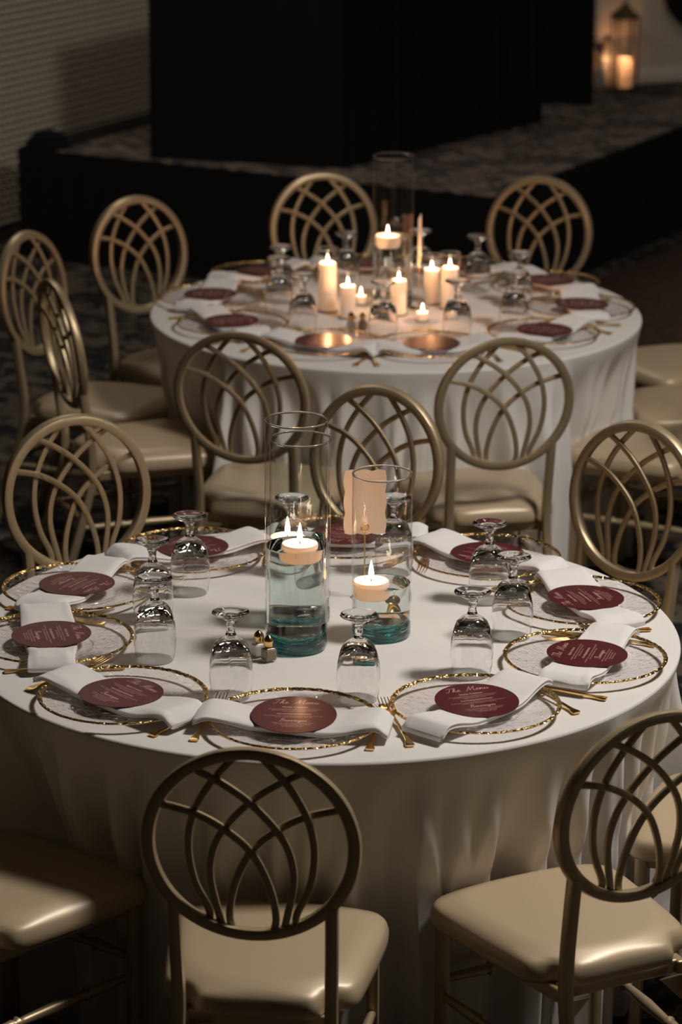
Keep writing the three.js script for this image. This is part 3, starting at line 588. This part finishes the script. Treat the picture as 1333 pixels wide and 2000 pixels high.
function flameOn(t, y, h, power, x = 0, z = 0) {
  const w = h * 0.14;
  const wk = mesh('wick', move(new THREE.CylinderGeometry(0.0011, 0.0013, 0.012, 8), x, y + 0.005, z), M.wick, t);
  const f = lathe([[0, 0], [w * 0.55, h * 0.06], [w * 0.95, h * 0.2], [w, h * 0.33], [w * 0.82, h * 0.52], [w * 0.5, h * 0.74], [w * 0.2, h * 0.92], [0, h]], 20);
  mesh('flame', move(f, x, y + 0.006, z), M.flame, wk);
  const l = new THREE.PointLight(0xffae72, power, 0, 2); l.position.set(x, y + 0.006 + h * 0.35, z); l.castShadow = true; l.shadow.radius = w * 0.9 / 0.02 * 1; t.add(l); lightList.push(l);
}
function floating(label, x, z, waterY, power, h = 0.042) {
  const t = thing('floating_candle', label, 'candle', [x, TOP + waterY, z]);
  const R = 0.0385;
  mesh('wax', lathe([[0, -0.030], [R * 0.82, -0.030], [R * 0.9, -0.027], [R * 0.97, -0.008], [R, 0.002], [R * 0.985, 0.006], [R * 0.93, 0.007], [R * 0.85, 0.006], [R * 0.5, 0.005], [0, 0.0045]], 48), M.wax, t);
  flameOn(t, 0.004, h, power); return t;
}
function pillar(label, x, z, H, R, power) {
  const t = thing('pillar_candle', label, 'candle', [x, TOP + 0.004, z]);
  mesh('wax', lathe([[0, 0], [R * 0.98, 0], [R, 0.003], [R, H - 0.006], [R * 0.97, H - 0.001], [R * 0.9, H], [R * 0.8, H - 0.003], [R * 0.4, H - 0.006], [0, H - 0.007]], 40), M.wax, t);
  flameOn(t, H - 0.008, 0.03, power); return t;
}
function holder(name, label, x, z, H, R) {
  const t = thing(name, label, 'candle holder', [x, TOP, z]);
  mesh('glass_wall', lathe([[R * 0.95, 0.0005], [R, 0.003], [R, H]], 48), M.pane, t);
  const rim = new THREE.TorusGeometry(R - 0.001, 0.0016, 8, 48); rim.rotateX(Math.PI / 2); mesh('rim', move(rim, 0, H, 0), M.solid, t);
  mesh('base', fixWinding(lathe([[0, 0.0006], [R * 0.93, 0.0006], [R * 0.96, 0.002], [R * 0.93, 0.0034], [0, 0.0034]], 40), V3(0, 0.002, 0)), M.solid, t); return t;
}
vase('tallest glass cylinder vase with teal base, front of the near table', -0.0557, 0.0987, 0.495, 0.0655, 0.226);
floating('lit floating candle in the tallest near vase', -0.048, 0.108, 0.226, 0.035);
vase('second tall cylinder vase, standing just behind the tallest near vase', -0.050, -0.072, 0.408, 0.0655, 0.186);
floating('lit floating candle in the vase behind the tallest one', -0.077, -0.068, 0.186, 0.035);
vase('short glass cylinder vase at right on the near table', 0.1243, 0.0166, 0.358, 0.0635, 0.118);
floating('lit floating candle in the short near vase', 0.102, 0.024, 0.118, 0.035);
vase('tall glass cylinder vase amid candles on the far table', 0.195, -3.137, 0.472, 0.064, 0.222);
floating('lit floating candle in the tall far vase', 0.178, -3.115, 0.222, 0.05, 0.03);
const PW = 0.062;
for (const [x, z, h, r, w] of [[-0.008, -3.054, 0.150, 0.027, 'tallest pillar candle left of the far vase'], [0.055, -2.964, 0.098, 0.0235, 'shorter pillar candle left of the far vase'], [0.212, -3.01, 0.106, 0.0235, 'pillar candle seen through the far vase and goblet'], [0.318, -3.165, 0.108, 0.0235, 'slimmer pillar candle right of the far vase'], [0.372, -3.098, 0.128, 0.026, 'taller pillar candle right of the far vase']]) {
  pillar(`lit ${w}`, x, z, h, r, PW);
  holder('candle_cylinder', `clear glass cylinder around the ${w}`, x, z, h + 0.048, r + 0.0075);
}
for (const [x, z, w] of [[0.284, -2.921, 'right of the tall far vase'], [0.096, -3.149, 'between the pillars and the tall far vase']]) {
  pillar(`small lit votive candle ${w}`, x, z, 0.026, 0.0165, PW * 0.6);
  holder('votive_holder', `small clear votive glass ${w}`, x, z, 0.048, 0.0215);
}
// table number card on a gold holder
function cardHolder(label, cardLabel, x, z, turn, h0) {
  const t = thing('card_holder', label, 'card holder', [x, TOP, z], turn);
  mesh('base', lathe([[0, 0], [0.028, 0], [0.029, 0.003], [0.02, 0.007], [0.005, 0.01], [0, 0.01]], 32), M.gold, t);
  mesh('stem', move(new THREE.CylinderGeometry(0.0016, 0.0016, h0, 8), 0, 0.008 + h0 / 2, 0), M.gold, t);
  const ring = new THREE.TorusGeometry(0.0085, 0.0012, 8, 28); mesh('clip', move(ring, 0, h0 + 0.0165, 0.0025), M.gold, t);
  const c = thing('table_card', cardLabel, 'card', [x, TOP, z], turn);
  const s = new THREE.Shape(), W = 0.045, H = 0.072, cy = h0 + 0.016 + H - 0.014, pts = [];
  const edge = (f) => { for (let i = 0; i < 40; i++) pts.push(f(i / 40)); };
  const sc = (t2) => 0.0035 * Math.abs(Math.sin(t2 * Math.PI * 3)) - 0.0012;
  edge((q) => [-W + 2 * W * q, cy - H - sc(q)]); edge((q) => [W + sc(q), cy - H + 2 * H * q]); edge((q) => [W - 2 * W * q, cy + H + sc(q)]); edge((q) => [-W - sc(q), cy + H - 2 * H * q]);
  pts.forEach(([a, b], i) => (i ? s.lineTo(a, b) : s.moveTo(a, b)));
  mesh('card', new THREE.ExtrudeGeometry(s, { depth: 0.0012, bevelEnabled: false }), M.paper, c);
}
cardHolder('gold card holder behind the short near vase', 'blank scalloped cream card behind the short near vase', 0.09, -0.24, 0.05, 0.145);
cardHolder('gold card holder right of the tall far vase', 'scalloped card seen edge on, right of the tall far vase', 0.276, -3.096, 1.45, 0.145);
// salt and pepper
function shaker(name, label, x, z, turn, fill) {
  const t = thing(name, label, 'shaker', [x, TOP, z], turn);
  mesh('glass_jar', move(new RoundedBoxGeometry(0.029, 0.032, 0.029, 3, 0.004), 0, 0.0162, 0), M.pane, t);
  mesh('contents', move(new RoundedBoxGeometry(0.0245, 0.0245, 0.0245, 2, 0.003), 0, 0.0155, 0), fill, t);
  mesh('cap', lathe([[0, 0.0325], [0.0095, 0.0325], [0.0098, 0.036], [0.0085, 0.037], [0.0098, 0.0385], [0.0098, 0.041], [0.0105, 0.042], [0.0108, 0.046], [0.0085, 0.051], [0.0045, 0.0552], [0.0012, 0.058], [0, 0.0582]], 28), M.gold, t);
}
shaker('salt_shaker', 'small square glass salt shaker with gold cap, near table', -0.133, 0.157, 0.55, M.salt);
shaker('pepper_shaker', 'small square glass pepper shaker with gold cap, near table', -0.1115, 0.187, 0.55, M.pepper);
shaker('salt_shaker', 'blurred glass salt shaker with gold cap, far table', 0.066, -2.80, 0.3, M.salt);
shaker('pepper_shaker', 'blurred glass pepper shaker with gold cap, far table', 0.100, -2.80, 0.3, M.pepper);

// ------------------------------------------------------------------ by the back wall
{
  const lt = thing('candle_lantern', 'tall bronze lantern with pointed roof by the white wall', 'lantern', [1.765, 0, -12.5], 0.2);
  const w = 0.062, h = 0.43;
  for (const [x, z] of [[1, 1], [1, -1], [-1, 1], [-1, -1]]) mesh('post', move(new RoundedBoxGeometry(0.013, h, 0.013, 1, 0.003), x * w, h / 2 + 0.012, z * w), M.bronze, lt);
  mesh('base', move(new RoundedBoxGeometry(0.142, 0.016, 0.142, 2, 0.004), 0, 0.008, 0), M.bronze, lt);
  mesh('roof', loft([[0.078, 0.435], [0.078, 0.447], [0.05, 0.475], [0.022, 0.505], [0.014, 0.512], [0.014, 0.528]].map(([r, y]) => [[r, y, r], [r, y, -r], [-r, y, -r], [-r, y, r]]), { crease: 0.3 }), M.bronze, lt);
  const fin = new THREE.TorusGeometry(0.018, 0.003, 8, 20); mesh('handle', move(fin, 0, 0.548, 0), M.bronze, lt);
  for (const [x, z, ry] of [[0, w, 0], [0, -w, 0], [w, 0, Math.PI / 2], [-w, 0, Math.PI / 2]]) { const g = new THREE.BoxGeometry(0.116, h - 0.01, 0.0015); g.rotateY(ry); mesh('pane', move(g, x, h / 2 + 0.015, z), M.pane, lt); }
  const cn = thing('pillar_candle', 'thick glowing pillar candle inside the bronze lantern', 'candle', [1.765, 0.017, -12.5]);
  mesh('wax', lathe([[0, 0], [0.047, 0], [0.048, 0.004], [0.048, 0.165], [0.045, 0.172], [0.040, 0.168], [0.034, 0.13], [0, 0.12]], 40), M.wax, cn);
  flameOn(cn, 0.12, 0.03, 0.075);
  const c2 = thing('pillar_candle', 'dim candle behind the flowers, left of the lantern', 'candle', [1.675, 0, -12.62]);
  mesh('wax', lathe([[0, 0], [0.03, 0], [0.031, 0.004], [0.031, 0.15], [0.027, 0.154], [0.022, 0.14], [0, 0.12]], 32), M.wax, c2);
  flameOn(c2, 0.12, 0.025, 0.006);
  const fl = thing('flower_arrangement', 'small arrangement of dark red flowers beside the lantern', 'flowers', [1.61, 0, -12.42]);
  mesh('vase', lathe([[0, 0], [0.03, 0], [0.036, 0.05], [0.03, 0.11], [0.024, 0.14], [0.021, 0.14], [0, 0.13]], 24), M.white, fl);
  seed = 99;
  for (let i = 0; i < 9; i++) {
    const a = rr(0, 6.28), d = rr(0.01, 0.085), y = rr(0.19, 0.33), x = d * Math.cos(a), z = d * Math.sin(a) * 0.7;
    mesh('stem', sweep(spline([[0, 0.13, 0], [x * 0.5, y * 0.75, z * 0.5], [x, y, z]], 8), circ(0.002, 6), V3(1, 0, 0.2)), M.leaf, fl);
    const pet = []; for (let k = 0; k < 9; k++) { const s = new THREE.SphereGeometry(0.013, 8, 6); s.scale(1, 0.35, 0.7); s.rotateZ(0.7); move(s, 0.012, 0.004, 0); s.rotateY(k * 2.4); pet.push(move(s, x, y + (k > 5 ? 0.007 : 0), z)); }
    mesh('bloom', join(pet), M.petal, fl);
    const lf = new THREE.SphereGeometry(0.022, 8, 6); lf.scale(1, 0.15, 0.45); lf.rotateZ(0.4); lf.rotateY(a * 2); mesh('leaf', move(lf, x * 0.7, y - 0.04, z * 0.7), M.leaf, fl);
  }
  const dk = thing('wall_ornament', 'dark round ornament on the white wall, cut by the top right corner', 'ornament', [2.31, 0.64, -12.925], 0.409);
  const disc = lathe([[0, 0], [0.30, 0], [0.335, 0.008], [0.345, 0.022], [0.33, 0.035], [0.29, 0.03], [0, 0.024]], 56); disc.rotateX(Math.PI / 2);
  mesh('disc', disc, M.dark, dk);
}
renderer.render(scene, camera);
